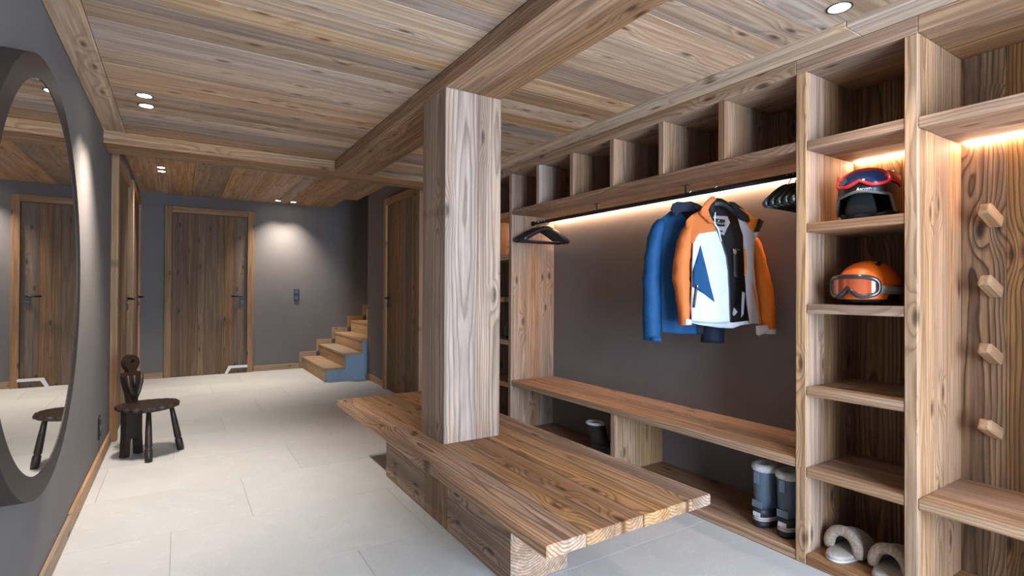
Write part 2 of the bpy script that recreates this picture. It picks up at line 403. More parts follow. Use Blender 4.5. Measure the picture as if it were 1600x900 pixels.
# ------------------------------------------------------------------ downlights
def downlight(x, y, z, label, power=SPOT_W, group=None, ang=96, col=WARM, r=.036):
    t = thing('downlight', label, 'light', (x, y, z), group)
    lathe('rim', [(r, -.0005), (r+.004, -.0005), (r+.004, -.003), (r, -.003)], BLACK, t, 32, closed=True)
    lathe('reflector', [(r, -.0022), (r-.001, -.0022), (r-.006, -.0006), (r-.006, -.0002), (r, -.0002)], REFL, t, 32, closed=True)
    lathe('lens', [(r-.0055, -.0012), (r-.0055, -.0004)], LAMP, t, 24)
    l = bpy.data.lights.new('spot', 'SPOT'); l.energy = power; l.color = col; l.spot_size = rad(ang); l.spot_blend = .85; l.shadow_soft_size = .02
    o = link(bpy.data.objects.new('lamp', l), t); o.location = (0, 0, -.008)
    return t
downlight(-.163, 3.365, zC, 'round downlight nearer the room of the pair above the mirror wall', 100)
downlight(-.163, 3.545, zC, 'round downlight nearer the cross beam of the pair above the mirror wall', 100)
downlight(-.160, 6.19, zBK, 'round downlight nearer the cross beam in the back hall ceiling pair beside the left doors')
downlight(-.160, 6.38, zBK, 'round downlight nearer the back door in the back hall ceiling pair beside the left doors')
downlight(1.108, 7.60, zBK, 'left round downlight of the pair close to the back wall')
downlight(1.302, 7.60, zBK, 'right round downlight of the pair close to the back wall')
downlight(1.915, .915, zR, 'single recessed downlight above the helmet shelves', 22)
for x, y, lab in ((-.163, .55, 'farther downlight of the pair above the floor left of the viewer'), (-.163, .37, 'nearer downlight of the pair above the floor left of the viewer')):
    downlight(x, y, zC, lab, 40)

# ------------------------------------------------------------------ baseboards
def base(name, lo, hi, ax): return struct(board(name, None, lo, hi, W_BASE, ax, .003), 'fir skirting board')
base('baseboard_left', (xL+.0005, yFr, 0.0005), (xL+.016, 3.08, .075), 'y')
base('baseboard_left', (xL+.0005, 3.081, 0.0005), (xL+.016, 4.70, .085), 'y')
base('baseboard_back', (xL+.018, yB-.016, .0005), (-.165, yB-.0005, .075), 'x')
base('baseboard_back', (.848, yB-.016, .0005), (1.43, yB-.0005, .075), 'x')
base('baseboard_right', (xR-.016, 5.78, .0005), (xR-.0005, 6.50, .075), 'y')
base('baseboard_left', (xL+.0005, 5.93, .0005), (xL+.016, 6.13, .075), 'y')
base('baseboard_left', (xL+.0005, 7.42, .0005), (xL+.016, yB-.001, .075), 'y')

# ------------------------------------------------------------------ doors
def handle(parent, P):
    """P(a, d, z): along wall, out of wall, height"""
    def bx(name, a0, a1, d0, d1, z0, z1):
        p, q = P(a0, d0, z0), P(a1, d1, z1)
        return board(name, parent, [min(i, j) for i, j in zip(p, q)], [max(i, j) for i, j in zip(p, q)], BLACK, 'z', .0015)
    return bx
def door(n, plane, normal, sgn, a0, a1, ztop, hand_at, lever, label, fw_=.075, pw=.14):
    def P(a, d, z): return (a, plane+sgn*d, z) if normal == 'y' else (plane+sgn*d, a, z)
    al = 'x' if normal == 'y' else 'y'
    d = struct(link(bpy.data.objects.new(f'door_{n}', None)), label); d.location = P((a0+a1)/2, 0, 0)
    def bx(name, p0, p1, mat, ax, bev=.002, par=d):
        p, q = P(*p0), P(*p1); return board(name, par, [min(i, j) for i, j in zip(p, q)], [max(i, j) for i, j in zip(p, q)], mat, ax, bev)
    bx('frame_jamb', (a0-fw_, .0005, .001), (a0, .045, ztop+fw_), W_FRAME, 'z')
    bx('frame_jamb', (a1, .0005, .001), (a1+fw_, .045, ztop+fw_), W_FRAME, 'z')
    bx('frame_head', (a0+.0005, .0005, ztop), (a1-.0005, .043, ztop+fw_), W_FRAME, al)
    p = a0+.004; k_ = 0
    ws = [pw*f for f in (1.25, .75, .55, 1.0, .55, .8, 1.2, .7)]
    while p < a1-.005:
        q = p+ws[k_ % 8]; k_ += 1
        if a1-.004-q < .05: q = a1-.004
        bx('door_plank', (p+.0004, .0005, .006), (q-.0004, .022+random.uniform(0, .0015), ztop-.005), W_DOOR, 'z', .0012); p = q
    h = bx('handle_plate', (hand_at-.024, .0225, .990), (hand_at+.024, .032, 1.038), BLACK, 'z', .0015)
    s = lever
    hb = bmesh.new(); c0 = Vector(P(hand_at, .03, 1.016))-d.location; c1 = Vector(P(hand_at, .068, 1.016))-d.location; c2 = Vector(P(hand_at+s*.012, .076, 1.016))-d.location; c3 = Vector(P(hand_at+s*.125, .076, 1.016))-d.location
    add_tube(hb, [c0, c1, c2, c3], .0095, 12); mesh_obj('lever', hb, BLACK, d, True)
    bx('key_plate', (hand_at-.022, .0225, .915), (hand_at+.022, .034, .968), BLACK, 'z', .0015)
    return d
door(1, yB, 'y', -1, -.083, .768, 2.072, .705, -1, 'dark plank door in the back wall, black lever at its right')
door(2, xL, 'x', 1, 4.80, 5.84, 2.02, 5.78, -1, 'plank door in the left wall behind the carved stool')
door(3, xL, 'x', 1, 6.22, 7.33, 2.07, 7.27, -1, 'plank door at the far end of the left wall')
door(4, xR, 'x', -1, 4.80, 5.70, 2.055, 5.645, -1, 'plank door half hidden by the timber column')

# ------------------------------------------------------------------ stairs
st = thing('staircase', 'light wooden stairs with side tinted daylight blue going up at the back right', 'stairs', (1.477, 6.507, 0))
sx = [1.477, 1.708, 1.922, 2.150, 2.378, 2.606, 2.834, 3.062]; rise = .165
ys0, ys1 = 6.507, yB-.02
pts = [(sx[0]+.02, 0)]
for i in range(7):
    pts += [(sx[i]+.02, (i+1)*rise-.03), (sx[i+1]+.02, (i+1)*rise-.03)]
pts += [(sx[7]+.02, 0)]
def stair_prism(name, pts, y0, y1, mat):
    bm = bmesh.new(); A = [bm.verts.new((x-1.477, y0-6.507, z)) for x, z in pts]; B = [bm.verts.new((x-1.477, y1-6.507, z)) for x, z in pts]
    n = len(pts); bm.faces.new(A); bm.faces.new(B[::-1])
    for i in range(n): bm.faces.new((A[i], A[(i+1) % n], B[(i+1) % n], B[i]))
    return mesh_obj(name, bm, mat, st)
stair_prism('tinted_side', pts, ys0, ys0+.02, BLUE_CAST)
for i in range(7):
    board('riser', st, (sx[i], ys0-.001, i*rise+.001), (sx[i]+.019, ys1, (i+1)*rise-.0305), W_STAIR, 'y', .001)
    board('tread', st, (sx[i]-.006, ys0-.006, (i+1)*rise-.03), (sx[i+1]+.019, ys1, (i+1)*rise), W_STAIR, 'y', .003)
for i in range(5):     # stepped skirting on the back wall
    z = (i+1)*rise
    board('skirting_step', st, (sx[i]-.045, ys1+.001, z+.001 if i else 0.001), (sx[i+1]-.046, yB-.0005, z+.065), W_STAIR, 'x', .001)
    if i < 4: board('skirting_riser', st, (sx[i+1]-.045, ys1+.001, z+.0655), (sx[i+1]-.001, yB-.0005, z+rise+.0005), W_STAIR, 'z', .001)

# ------------------------------------------------------------------ column and island bench
c = thing('column', 'thick square reclaimed timber column standing on the island bench', 'column', (1.17, 2.317, .397))
board('timber', c, (bx0, 2.187, .397), (1.196, 2.447, zBM-.0005), W_COL, 'z', .002, 'x')
board('timber', c, (1.1965, 2.187, .397), (bx1, 2.447, zBM-.0005), W_COL, 'z', .002, 'x')
bn = thing('bench', 'island bench of thick reclaimed planks around the timber column', 'bench', (1.2, 2.3, 0))
planks('seat_plank', bn, (.862, 1.172, .357), (1.573, 3.454, .396), W_BENCH, 'y', 'x', [.145, .11, .125, .12, .115, .096], 0, .0012, .003, .004, 'y-')
board('base_block', bn, (1.044, 1.641, .001), (1.312, 2.186, .3565), W_BENCH, 'y', .002)
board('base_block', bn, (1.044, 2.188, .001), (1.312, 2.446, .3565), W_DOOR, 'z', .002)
board('base_block', bn, (1.044, 2.448, .001), (1.312, 3.025, .3565), W_BENCH, 'y', .002)

# ------------------------------------------------------------------ fitted locker wall
PE, P0, P1, P2, P3 = (3.775, 3.815), (3.387, 3.427), (1.153, 1.195), (.772, .812), (-.03, .012)
xB = xK-.018                       # face of the back boards
TH = .037
def upright(par, p, z1=2.0025):
    board('stile', par, (xF, p[0], .001), (xF+.02, p[1], z1), W_OLD, 'z', .0025)
    for a, b_ in ((xF+.0205, xF+.14), (xF+.1405, xF+.27), (xF+.2705, xK-.001)):
        board('side_board', par, (a, p[0], .001), (b_, p[1], z1), W_OLD, 'z', .001)
def head(par, y0, y1):
    board('header', par, (xF, y0+.0005, 2.003), (xF+.024, y1-.0005, 2.0612), W_OLD, 'y', .002)
    board('top_panel', par, (xF+.0245, y0+.0005, 2.003), (xF+.20, y1-.0005, 2.03), W_OLD, 'y', .001)
    board('top_panel', par, (xF+.2005, y0+.0005, 2.003), (xK-.001, y1-.0005, 2.03), W_OLD, 'y', .001)
def shelf(par, y0, y1, zt, th=TH):
    xm_ = xF+.19
    board('shelf', par, (xF+.002, y0+.0005, zt-th), (xm_, y1-.0005, zt), W_OLD, 'y', .003)
    board('shelf', par, (xm_+.0006, y0+.0005, zt-th), (xB-.0005, y1-.0005, zt), W_OLD, 'y', .001)
def led(par, y0, y1, z, x):
    board('led_strip', par, (x-.008, y0+.012, z-.006), (x, y1-.012, z-.0005), LEDM, 'y', 0)
SH = [1.717, 1.383, 1.054, .720, .392, .042]
def tower(label, ya, yb, uprights):
    t = thing('shelf_tower', label, 'shelving', (xF, (ya+yb)/2, 0))
    for p in uprights: upright(t, p)
    head(t, min(p[0] for p in uprights), max(p[1] for p in uprights))
    for zt in SH: shelf(t, ya, yb, zt, TH if zt > .1 else .041)
    planks('back_board', t, (xB, ya+.0005, .002), (xK-.0005, yb-.0005, 2.0025), W_BACK, 'z', 'y', .17, .15, .001, .001)
    led(t, ya, yb, SH[0]-TH, xB-.006)
    return t
t1 = tower('tall open shelf tower holding the two helmets', P2[1], P1[0], (P2, P1))
t0 = tower('narrow open shelf tower mostly hidden behind the timber column', P0[1], PE[0], (P0, PE))

cb = thing('coat_bay', 'wide open coat bay with hanging rail, seat and upper cubby holes', 'wardrobe', (xF, 2.29, 0))
ya, yb = P1[1], P0[0]
head(cb, ya, yb)
board('shelf', cb, (xF+.002, ya+.0005, 1.687), (xF+.20, yb-.0005, 1.725), W_OLD, 'y', .003)
board('shelf', cb, (xF+.2006, ya+.0005, 1.687), (xK-.0005, yb-.0005, 1.725), W_OLD, 'y', .001)
for yc in (1.5485, 1.915, 2.290, 2.666, 3.046):
    board('divider', cb, (xF+.001, yc-.018, 1.7255), (xF+.17, yc+.018, 2.0025), W_OLD, 'z', .0025)
    board('divider', cb, (xF+.1705, yc-.018, 1.7255), (xB-.0005, yc+.018, 2.0025), W_OLD, 'z', .001)
planks('back_board', cb, (xB, ya+.001, 1.7255), (xK-.0005, yb-.001, 2.0025), W_BACK, 'z', 'y', .18, .2, .001, .001)
for a, b_ in ((xF+.002, xF+.135), (xF+.1355, xF+.27), (xF+.2705, xK-.0005)):
    board('seat_board', cb, (a, ya+.0005, .381), (b_, yb-.0005, .419), W_OLD, 'y', .003 if a < 2.2 else .0008)
board('divider', cb, (xF+.004, 2.257, .0425), (xF+.20, 2.295, .3805), W_OLD, 'z', .002)
board('divider', cb, (xF+.2005, 2.257, .0425), (xK-.001, 2.295, .3805), W_OLD, 'z', .001)
for a, b_ in ((xF+.002, xF+.16), (xF+.1605, xK-.0005)):
    board('bottom_board', cb, (a, ya+.0005, .001), (b_, yb-.0005, .042), W_OLD, 'y', .003 if a < 2.2 else .0008)
board('led_lip', cb, (xK-.036, ya+.001, 1.668), (xK-.026, yb-.001, 1.6865), W_OLD, 'y', .001)
board('led_strip', cb, (xK-.022, ya+.012, 1.678), (xK-.008, yb-.012, 1.6862), LEDM, 'y', 0)
xRod, zRod = 2.345, 1.632
rail = tube('clothes_rail', [(xRod-xF, ya+.001-2.29, zRod), (xRod-xF, yb-.001-2.29, zRod)], .0125, BLACK, cb, 16)
for y in (1.915, 2.636):
    bm = bmesh.new(); add_tube(bm, [(xRod-xF, y-2.29, zRod+.008), (xRod-xF, y-2.29, 1.684)], .0045, 8)
    add_box(bm, (xRod-xF-.012, y-2.29-.018, 1.6825), (xRod-xF+.012, y-2.29+.018, 1.6865)); mesh_obj('rail_bracket', bm, BLACK, rail)
for y in (ya, yb):
    s = 1 if y == ya else -1
    tube('rail_socket', [(xRod-xF, y+s*.0005-2.29, zRod), (xRod-xF, y+s*.008-2.29, zRod)], .02, BLACK, rail, 16)

hl = thing('hook_locker', 'open locker with wooden pegs, lit back boards and seat at the right edge', 'locker', (xF, .39, 0))
ya, yb = P3[1], P2[0]
upright(hl, P3); head(hl, P3[0], P2[0])
shelf(hl, ya, yb, 1.711)
for a, b_ in ((xF+.002, xF+.14), (xF+.1406, xF+.28), (xF+.2806, xB-.0005)):
    board('seat_board', hl, (a, ya+.0005, .355), (b_, yb-.0005, .393), W_OLD, 'y', .003 if a < 2.2 else .0008)
shelf(hl, ya, yb, .042, .041)
bw = [.131, .165, .15, .18, .134]; p = yb
for i, ww in enumerate(bw):
    q = max(ya, p-ww) if i < 4 else ya
    board('back_board', hl, (xB, q+.0005, .002), (xK-.0005, p-.0005, 2.0025), W_BACK, 'z', .001); p = q
led(hl, ya, yb, 1.674, xB-.006)
for zb in (1.362, 1.105, .860, .588):
    bm = bmesh.new(); L = .118
    for i_, (x, hw, hh) in enumerate(((0, .018, .021), (.55*L, .019, .021), (L*.93, .019, .020), (L, .015, .015))): pass
    secs = [(0, .019, .021), (.6*L, .019, .021), (L*.93, .019, .020), (L, .014, .014)]; R = []
    for x, hw, hh in secs:
        R.append([bm.verts.new((x, sy*hw, sz*hh)) for sy, sz in ((-1, -1), (1, -1), (1, 1), (-1, 1))])
    for i_ in range(3):
        for k_ in range(4): bm.faces.new((R[i_][k_], R[i_][(k_+1) % 4], R[i_+1][(k_+1) % 4], R[i_+1][k_]))
    bm.faces.new(R[0][::-1]); bm.faces.new(R[-1]); bmesh.ops.bevel(bm, geom=bm.edges[:], offset=.003, segments=1, affect='EDGES')
    o = mesh_obj('peg', bm, W_PEG, hl); o.location = (xB-.0-xF, .668-.39, zb); o.rotation_euler = (0, rad(-24), rad(176))

# ------------------------------------------------------------------ mirror
mr = thing('mirror', 'large round wall mirror in a deep brown metal frame', 'mirror', (xL, 2.215, 1.135))
lathe('frame', [(.609, .006), (.609, .060), (.678, .060), (.679, .059), (.679, .0006), (.61, .0006)], BRONZE, mr, 128, False, None, 'x', True)
lathe('glass', [(.6085, .001), (.6085, .0575)], MIRROR, mr, 96, False, None, 'x')

# ------------------------------------------------------------------ switch, outlet, doorstop strip
sw = thing('light_switch', 'black double light switch on the back wall between door and stairs', 'switch', (1.391, yB, 1.037))
board('plate', sw, (1.357, yB-.009, .955), (1.425, yB-.0005, 1.119), BLACK, 'z', .003)
for z in (.995, 1.079): board('rocker', sw, (1.367, yB-.013, z-.028), (1.415, yB-.0095, z+.028), plain('switch_rocker', (.03, .033, .04), .3), 'z', .002)
ot = thing('power_outlet', 'black power outlet low on the left wall behind the carved stool', 'outlet', (xL, 4.149, .235))
board('plate', ot, (xL+.0005, 4.110, .165), (xL+.010, 4.188, .305), BLACK, 'z', .003)
for z in (.20, .27): lathe('socket', [(.020, .0), (.020, .003), (.016, .003), (.016, .001)], plain('outlet_socket', (.03, .033, .04), .3), ot, 20, True, (.0105, 0, z-.235), 'x')
bm = bmesh.new()
pr = [(.0, .0), (.035, .0), (.075, .115), (.27, .115), (.27, .165), (.045, .165)]
A = [bm.verts.new((x, -.012, z)) for x, z in pr]; B = [bm.verts.new((x, .012, z)) for x, z in pr]
bm.faces.new(A); bm.faces.new(B[::-1])
for i in range(6): bm.faces.new((A[i], A[(i+1) % 6], B[(i+1) % 6], B[i]))
ds = mesh_obj('door_stop', bm, WHITE_T, None, False, (.505, yB-.062, .0008)); tag(ds, 'bent white strip at the foot of the back plank door', 'door stop')
ds.scale = (1, 1, .62)

# ------------------------------------------------------------------ carved stool
sl = thing('stool', 'dark carved wooden stool with a figure-shaped backrest by the left wall', 'stool', (-.165, 4.2, 0), None, rad(-43))
bm = bmesh.new(); n = 112; Ra = []; prof = [(.88, .318), (1.0, .326), (1.015, .338), (.985, .350), (.0, .346)]
rings = []
for f, z in prof[:-1]:
    ring = []
    for k in range(n):
        a = 2*PI*k/n; r = .172*f*(1+.025*math.sin(3*a+1)+.015*math.sin(5*a)) + (.0045*math.sin(a*19) if z > .32 else 0)
        ring.append(bm.verts.new((r*math.cos(a)*.98, r*math.sin(a), z+.004*math.sin(2*a))))
    rings.append(ring)
for i in range(3):
    for k in range(n): bm.faces.new((rings[i][k], rings[i][(k+1) % n], rings[i+1][(k+1) % n], rings[i+1][k]))
bm.faces.new(rings[0][::-1]); bm.faces.new(rings[3]); mesh_obj('seat', bm, W_STOOL, sl)
# backrest figure: outline in (y, z), plate thickness in x, with a hole through the head
def plate(name, outer, hole, x0, x1, mat, par, lean=0.0, z0=0):
    bm = bmesh.new(); n = len(outer)
    def V(x, p): return bm.verts.new((x-lean*(p[1]-z0), p[0], p[1]))
    A = [V(x0, p) for p in outer]; B = [V(x1, p) for p in outer]
    for i in range(n): bm.faces.new((A[i], A[(i+1) % n], B[(i+1) % n], B[i]))
    if hole:
        C_ = [V(x0, p) for p in hole]; D = [V(x1, p) for p in hole]; m = len(hole)
        for i in range(m): bm.faces.new((C_[i], D[i], D[(i+1) % m], C_[(i+1) % m]))
        for ring, hr in ((A, C_), (B, D)):
            ed = []
            for L_ in (ring, hr):
                for i in range(len(L_)): ed.append(bm.edges.get((L_[i], L_[(i+1) % len(L_)])))
            bmesh.ops.triangle_fill(bm, edges=ed, use_beauty=True)
    else:
        bm.faces.new(A); bm.faces.new(B[::-1])
    return mesh_obj(name, bm, mat, par)
hd = [(.052*math.sin(a), .612+.054*math.cos(a)) for a in [rad(d) for d in range(-150, 151, 15)]]
body = [(.030, .555), (.058, .548), (.062, .528), (.052, .47), (.036, .41), (.028, .352), (-.028, .352), (-.036, .41), (-.052, .47), (-.062, .528), (-.058, .548), (-.030, .555)]
hole = [(.019*math.cos(rad(d)), .622+.014*math.sin(rad(d))) for d in range(0, 360, 30)]
bk = plate('backrest', hd+body, hole, -.150, -.112, W_STOOL, sl, .05, .35)
for s in (-1, 1):     # arms carved along the body
    bm = bmesh.new(); add_tube(bm, [(-.108, s*.052, .535), (-.106, s*.047, .48), (-.104, s*.028, .42), (-.104, s*.008, .375)], [.010, .012, .011, .008], 8); mesh_obj('carved_arm', bm, W_STOOL, bk, True)
bm = bmesh.new(); add_tube(bm, [(-.112, 0, .53), (-.108, 0, .45)], [.014, .010], 8); mesh_obj('carved_relief', bm, W_STOOL, bk, True)
legf = [(.060, .317), (.060, .15), (.068, .0), (.034, .0), (.026, .10), (0, .15), (-.026, .10), (-.034, 0), (-.068, 0), (-.060, .15), (-.060, .317)]
plate('forked_leg', legf, None, -.152, -.108, W_STOOL, sl, 0)
for (fx, fy), (tx, ty) in (((.105, -.100), (.070, -.068)), ((.085, .176), (.072, .105))):
    bm = bmesh.new(); a = Vector((tx, ty, .32)); b_ = Vector((fx, fy, 0)); f = lambda t: a.lerp(b_, t)
    add_tube(bm, [f(0), f(.35), f(.66), f(.70), f(.73), f(.76), f(.9), f(1)], [.013, .018, .021, .0215, .0165, .022, .023, .020], 10); mesh_obj('leg', bm, W_STOOL, sl, True)
board('wedge', sl, (0, 0, 0), (.03, .09, .02), W_STOOL, 'y', .002).location = (-.10, 0, .306)

# ------------------------------------------------------------------ hangers
def make_hanger(label, group=None, half=.20):
    h = thing('coat_hanger', label, 'hanger', (0, 0, 0), group)       # origin at the rail centre
    bm = bmesh.new(); P_ = []
    for i in range(17):
        t = -1+2*i/16; P_.append((half*t, 0, -.050-.100*abs(t)**1.35+(.0 if abs(t) > .15 else -.004*(1-abs(t)/.15))))
    add_tube(bm, P_, [.010]*1+[.012]*15+[.010], 10, True, [.016]*1+[.019]*15+[.016]); mesh_obj('shoulder', bm, BLACKW, h, True)
    tube('trouser_bar', [(-half*.95, 0, -.155), (half*.95, 0, -.155)], .006, BLACKW, h, 8)
    pts = [(0, 0, -.050), (0, 0, -.030)]+[(.019*math.sin(rad(a)), 0, -.0045-.019*math.cos(rad(a))+.0) for a in range(20, 261, 20)]
    tube('hook', pts, .0022, STEEL, h, 8)
    return h
h0 = make_hanger('black wooden hanger, foremost of the empty group by the left panel', 'empty hangers on the rail')
h0.location = (xRod, 3.205, zRod) ; h0.rotation_euler.z = rad(-6)
for y, a, lab in ((3.245, -3, 'black wooden hanger, second of the empty group by the left panel'), (3.285, 2, 'black wooden hanger, third of the empty group by the left panel'), (3.325, -2, 'black wooden hanger, rearmost of the empty group by the left panel')):
    h = copy_tree(h0); h['label'] = lab; h.location = (xRod, y, zRod); h.rotation_euler.z = rad(a)
for i, (y, a, lab) in enumerate(((1.337, 2, 'black hanger farthest from the helmet tower in the right group'), (1.307, 2, 'black hanger, second in the right group beside the orange jacket'), (1.277, 2, 'black hanger, middle one in the right group beside the orange jacket'), (1.247, 2, 'black hanger, fourth in the right group beside the orange jacket'), (1.217, 2, 'black hanger closest to the helmet tower in the right group'))):
    h = copy_tree(h0); h['label'] = lab; h.location = (xRod, y, zRod); h.rotation_euler.z = rad(a)

# ------------------------------------------------------------------ jackets (local x = viewer's right, -y = towards the viewer)
C_OR = cloth('shell_orange', (.60, .155, .035)); C_WH = cloth('shell_white', (.62, .66, .70)); C_BL = cloth('shell_blue', (.006, .062, .165))
C_NV = cloth('shell_navy', (.010, .016, .035)); C_BK = cloth('lining_black', (.012, .012, .014)); C_GY = cloth('facing_grey', (.46, .43, .44))
C_OB = cloth('shell_orange_bright', (.74, .20, .018)); ZIP = plain('zip_dark', (.02, .025, .035), .35)
def nz(u, v, s, k=0): return noise.noise(Vector((u*s, v*s, k)))
def jacket_maker(par, U0, ku, z0, kz, k=0):
    def T(p): return ((p[0]-U0)*ku, z0-kz*p[1])
    def surf(base_, bulge, half=.2, c=0.0, amp=.006, sgn=-1):
        def f(u, v):
            e = max(.03, 1-((u-c)/half)**2)
            wv = base_+bulge*math.sqrt(e)+amp*(nz(u*1.6, v*.7, 17, k)+.5*nz(u*2, v, 37, k+3))
            return (u, sgn*wv, v)
        return f
    def pan(name, poly, s, mat, thick=.004, step=.013): return patch(name, [T(p) for p in poly], s, mat, par, step, thick)
    def sleeve(name, path, hw, depth, w0, mat, caps=False, seg=18):
        P_ = []; R1 = []; R2 = []
        path2 = []; hw2 = []
        for i in range(len(path)-1):
            for t in range(5):
                f = t/5; path2.append((path[i][0]*(1-f)+path[i+1][0]*f, path[i][1]*(1-f)+path[i+1][1]*f)); hw2.append(hw[i]*(1-f)+hw[i+1]*f)
        path2.append(path[-1]); hw2.append(hw[-1]); n = len(path2)
        bm = bmesh.new(); rings = []
        for i, (p, h_) in enumerate(zip(path2, hw2)):
            u, v = T(p); ww = w0[0]*(1-i/(n-1))+w0[1]*i/(n-1); ring = []
            for q in range(seg):
                a = 2*PI*q/seg; r_ = 1+.17*nz(math.cos(a)*.5+u*3, v*1.0, 26, k+7)+.05*nz(math.sin(a), v*2.2, 22, k)
                end = .55 if i == 0 else .85 if i == 1 else 1
                ring.append(bm.verts.new((u+h_*ku*math.cos(a)*r_*end, -ww+depth*math.sin(a)*r_*end, v)))
            rings.append(ring)
        for i in range(n-1):
            for q in range(seg): bm.faces.new((rings[i][q], rings[i][(q+1) % seg], rings[i+1][(q+1) % seg], rings[i+1][q]))
        bm.faces.new(rings[0][::-1])
        o = mesh_obj(name, bm, mat, par, True); m = o.modifiers.new('thickness', 'SOLIDIFY'); m.thickness = .003
        return o
    return T, surf, pan, sleeve
# --- orange and white jacket
jk = thing('ski_jacket', 'open orange and white ski jacket with blue triangle hanging on the rail', 'jacket', (2.322, 1.684, 0), 'jackets on the rail', rad(-45))
T, surf, pan, sleeve = jacket_maker(jk, 410, .0009, 1.669, .000965)
FR = surf(.028, .065, .215); BKS = surf(-.022, -.020, .23, amp=.002); IN = surf(-.016, -.018, .23, amp=.002)
pan('back_shell', [(232, 205), (345, 128), (470, 128), (600, 215), (590, 430), (600, 742), (250, 742), (250, 345)], BKS, C_OR)
pan('lining', [(240, 215), (345, 135), (470, 135), (590, 225), (580, 430), (592, 752), (255, 752), (258, 345)], IN, C_BK)
pan('yoke', [(222, 215), (255, 185), (300, 165), (345, 195), (366, 240), (384, 268), (370, 275), (285, 285), (258, 338), (215, 300)], FR, C_OR)
blue = [(297, 345), (370, 640), (318, 600), (255, 560), (256, 482), (278, 410)]
pan('front_panel', [(258, 340), (285, 286), (370, 276), (385, 268), (410, 335), (430, 410), (440, 480), (446, 600), (450, 741), (350, 745), (252, 738), (247, 640), (252, 560), (252, 450)], FR, C_WH)
pan('blue_panel', blue, surf(.0305, .065, .215), C_BL, .003)
pan('zip_tape', [(366, 238), (386, 268), (412, 335), (434, 410), (444, 480), (450, 600), (454, 741), (448, 741), (443, 600), (437, 480), (427, 410), (405, 337), (380, 272)], surf(.031, .065, .215), ZIP, .004)
pan('zip_edge', [(368, 180), (374, 180), (372, 236), (392, 268), (406, 330), (400, 332), (384, 270), (364, 240)], surf(.0335, .066, .215), C_WH, .003)
pan('pocket_zip', [(270, 560), (284, 562), (268, 670), (257, 668)], surf(.0335, .065, .215), ZIP, .004)
pan('pocket_pull', [(275, 545), (286, 546), (284, 572), (277, 572)], surf(.037, .065, .215), STEEL, .003)
pan('hem', [(252, 738), (350, 744), (455, 742), (470, 745), (540, 735), (580, 735), (582, 748), (520, 756), (470, 774), (400, 772), (300, 760), (250, 750)], surf(.005, .05, .23), C_WH)
pan('front_facing', [(492, 212), (545, 238), (590, 272), (592, 292), (580, 330), (576, 440), (586, 540), (606, 650), (612, 752), (556, 745), (540, 650), (532, 540), (524, 400), (520, 300)], surf(.02, .055, .22), C_GY, .005)
pan('orange_binding', [(524, 365), (534, 370), (536, 440), (534, 500), (526, 505)], surf(.026, .055, .22), C_OB, .004)
pan('orange_binding', [(566, 545), (582, 580), (600, 660), (620, 745), (610, 760), (597, 680), (580, 610)], surf(.027, .055, .22), C_OB, .004)
pan('inner_pocket', [(480, 355), (524, 362), (524, 515), (490, 510)], surf(-.008, -.018, .23, amp=.002), plain('mesh_black', (.02, .02, .022), .4), .003)
pan('inner_tab', [(486, 358), (505, 368), (505, 388), (490, 384)], surf(-.004, -.018, .23, amp=.001), C_GY, .002)
pan('lining_patch', [(448, 590), (458, 600), (460, 690), (448, 700)], surf(.01, .05, .23), C_GY, .003)
pan('lining_patch', [(520, 585), (538, 590), (528, 700), (515, 720)], surf(.004, .05, .23), C_GY, .003)
pan('lining_patch', [(478, 665), (496, 690), (478, 712), (470, 700)], surf(.004, .05, .23), C_GY, .003)
# collar
pan('collar', [(288, 180), (318, 130), (345, 102), (362, 100), (374, 116), (350, 138), (334, 165), (345, 200), (366, 238), (340, 236)], surf(.045, .06, .2), C_OR, .010)
pan('collar_lining', [(372, 114), (352, 136), (332, 166), (346, 200), (360, 214), (370, 178), (372, 150)], surf(.03, .05, .2), C_BK, .006)
pan('collar_lining', [(445, 124), (475, 128), (530, 170), (560, 212), (552, 232), (500, 214), (478, 176)], surf(.015, .06, .22), C_BK, .010)
pan('collar', [(498, 158), (530, 172), (556, 196), (562, 208), (602, 212), (596, 250), (574, 282), (538, 240), (556, 225), (546, 196)], surf(.022, .06, .22), C_OB, .009)
pan('collar_tip', [(600, 213), (626, 226), (600, 280), (572, 282), (588, 250)], surf(.03, .06, .22), C_BK, .009)
pan('facing_fold', [(570, 284), (598, 282), (586, 312), (578, 312)], surf(.03, .06, .22), C_WH, .005)
# neck label
pan('neck_label', [(368, 178), (458, 184), (472, 220), (455, 250), (440, 285), (378, 270)], surf(-.008, -.018, .23, amp=.001), C_GY, .002)
lb = pan('brand_patch', [(371, 193), (445, 203), (442, 239), (371, 234)], surf(-.004, -.018, .23, amp=0), C_BK, .002)
pan('label_slit', [(382, 253), (435, 262), (432, 268), (384, 261)], surf(-.004, -.018, .23, amp=0), ZIP, .002)
tu, tv = T((407, 222)); IVORY = plain('label_thread', (.75, .72, .68), .6)
text_obj('label_text', 'PORTALLET', .0125, IVORY, lb, (tu, .0195, tv), (rad(90), rad(6), 0))
tube('crest', [(tu+.002, .0205, tv+.013), (tu+.002, .0195, tv+.013)], .0045, IVORY, lb, 8)
pan('yoke_shoulder', [(500, 165), (560, 210), (600, 290), (610, 330), (585, 330), (560, 290)], surf(-.005, .03, .24), C_OB, .004)
s1 = sleeve('sleeve', [(248, 222), (222, 320), (203, 420), (200, 520), (208, 610), (214, 690), (217, 752)], [30, 46, 48, 48, 40, 34, 30], .050, (.030, .052), C_OR)
s2 = sleeve('sleeve', [(592, 300), (612, 380), (630, 480), (646, 580), (652, 680), (655, 798)], [26, 30, 36, 42, 42, 40], .048, (.0, .03), C_OB)
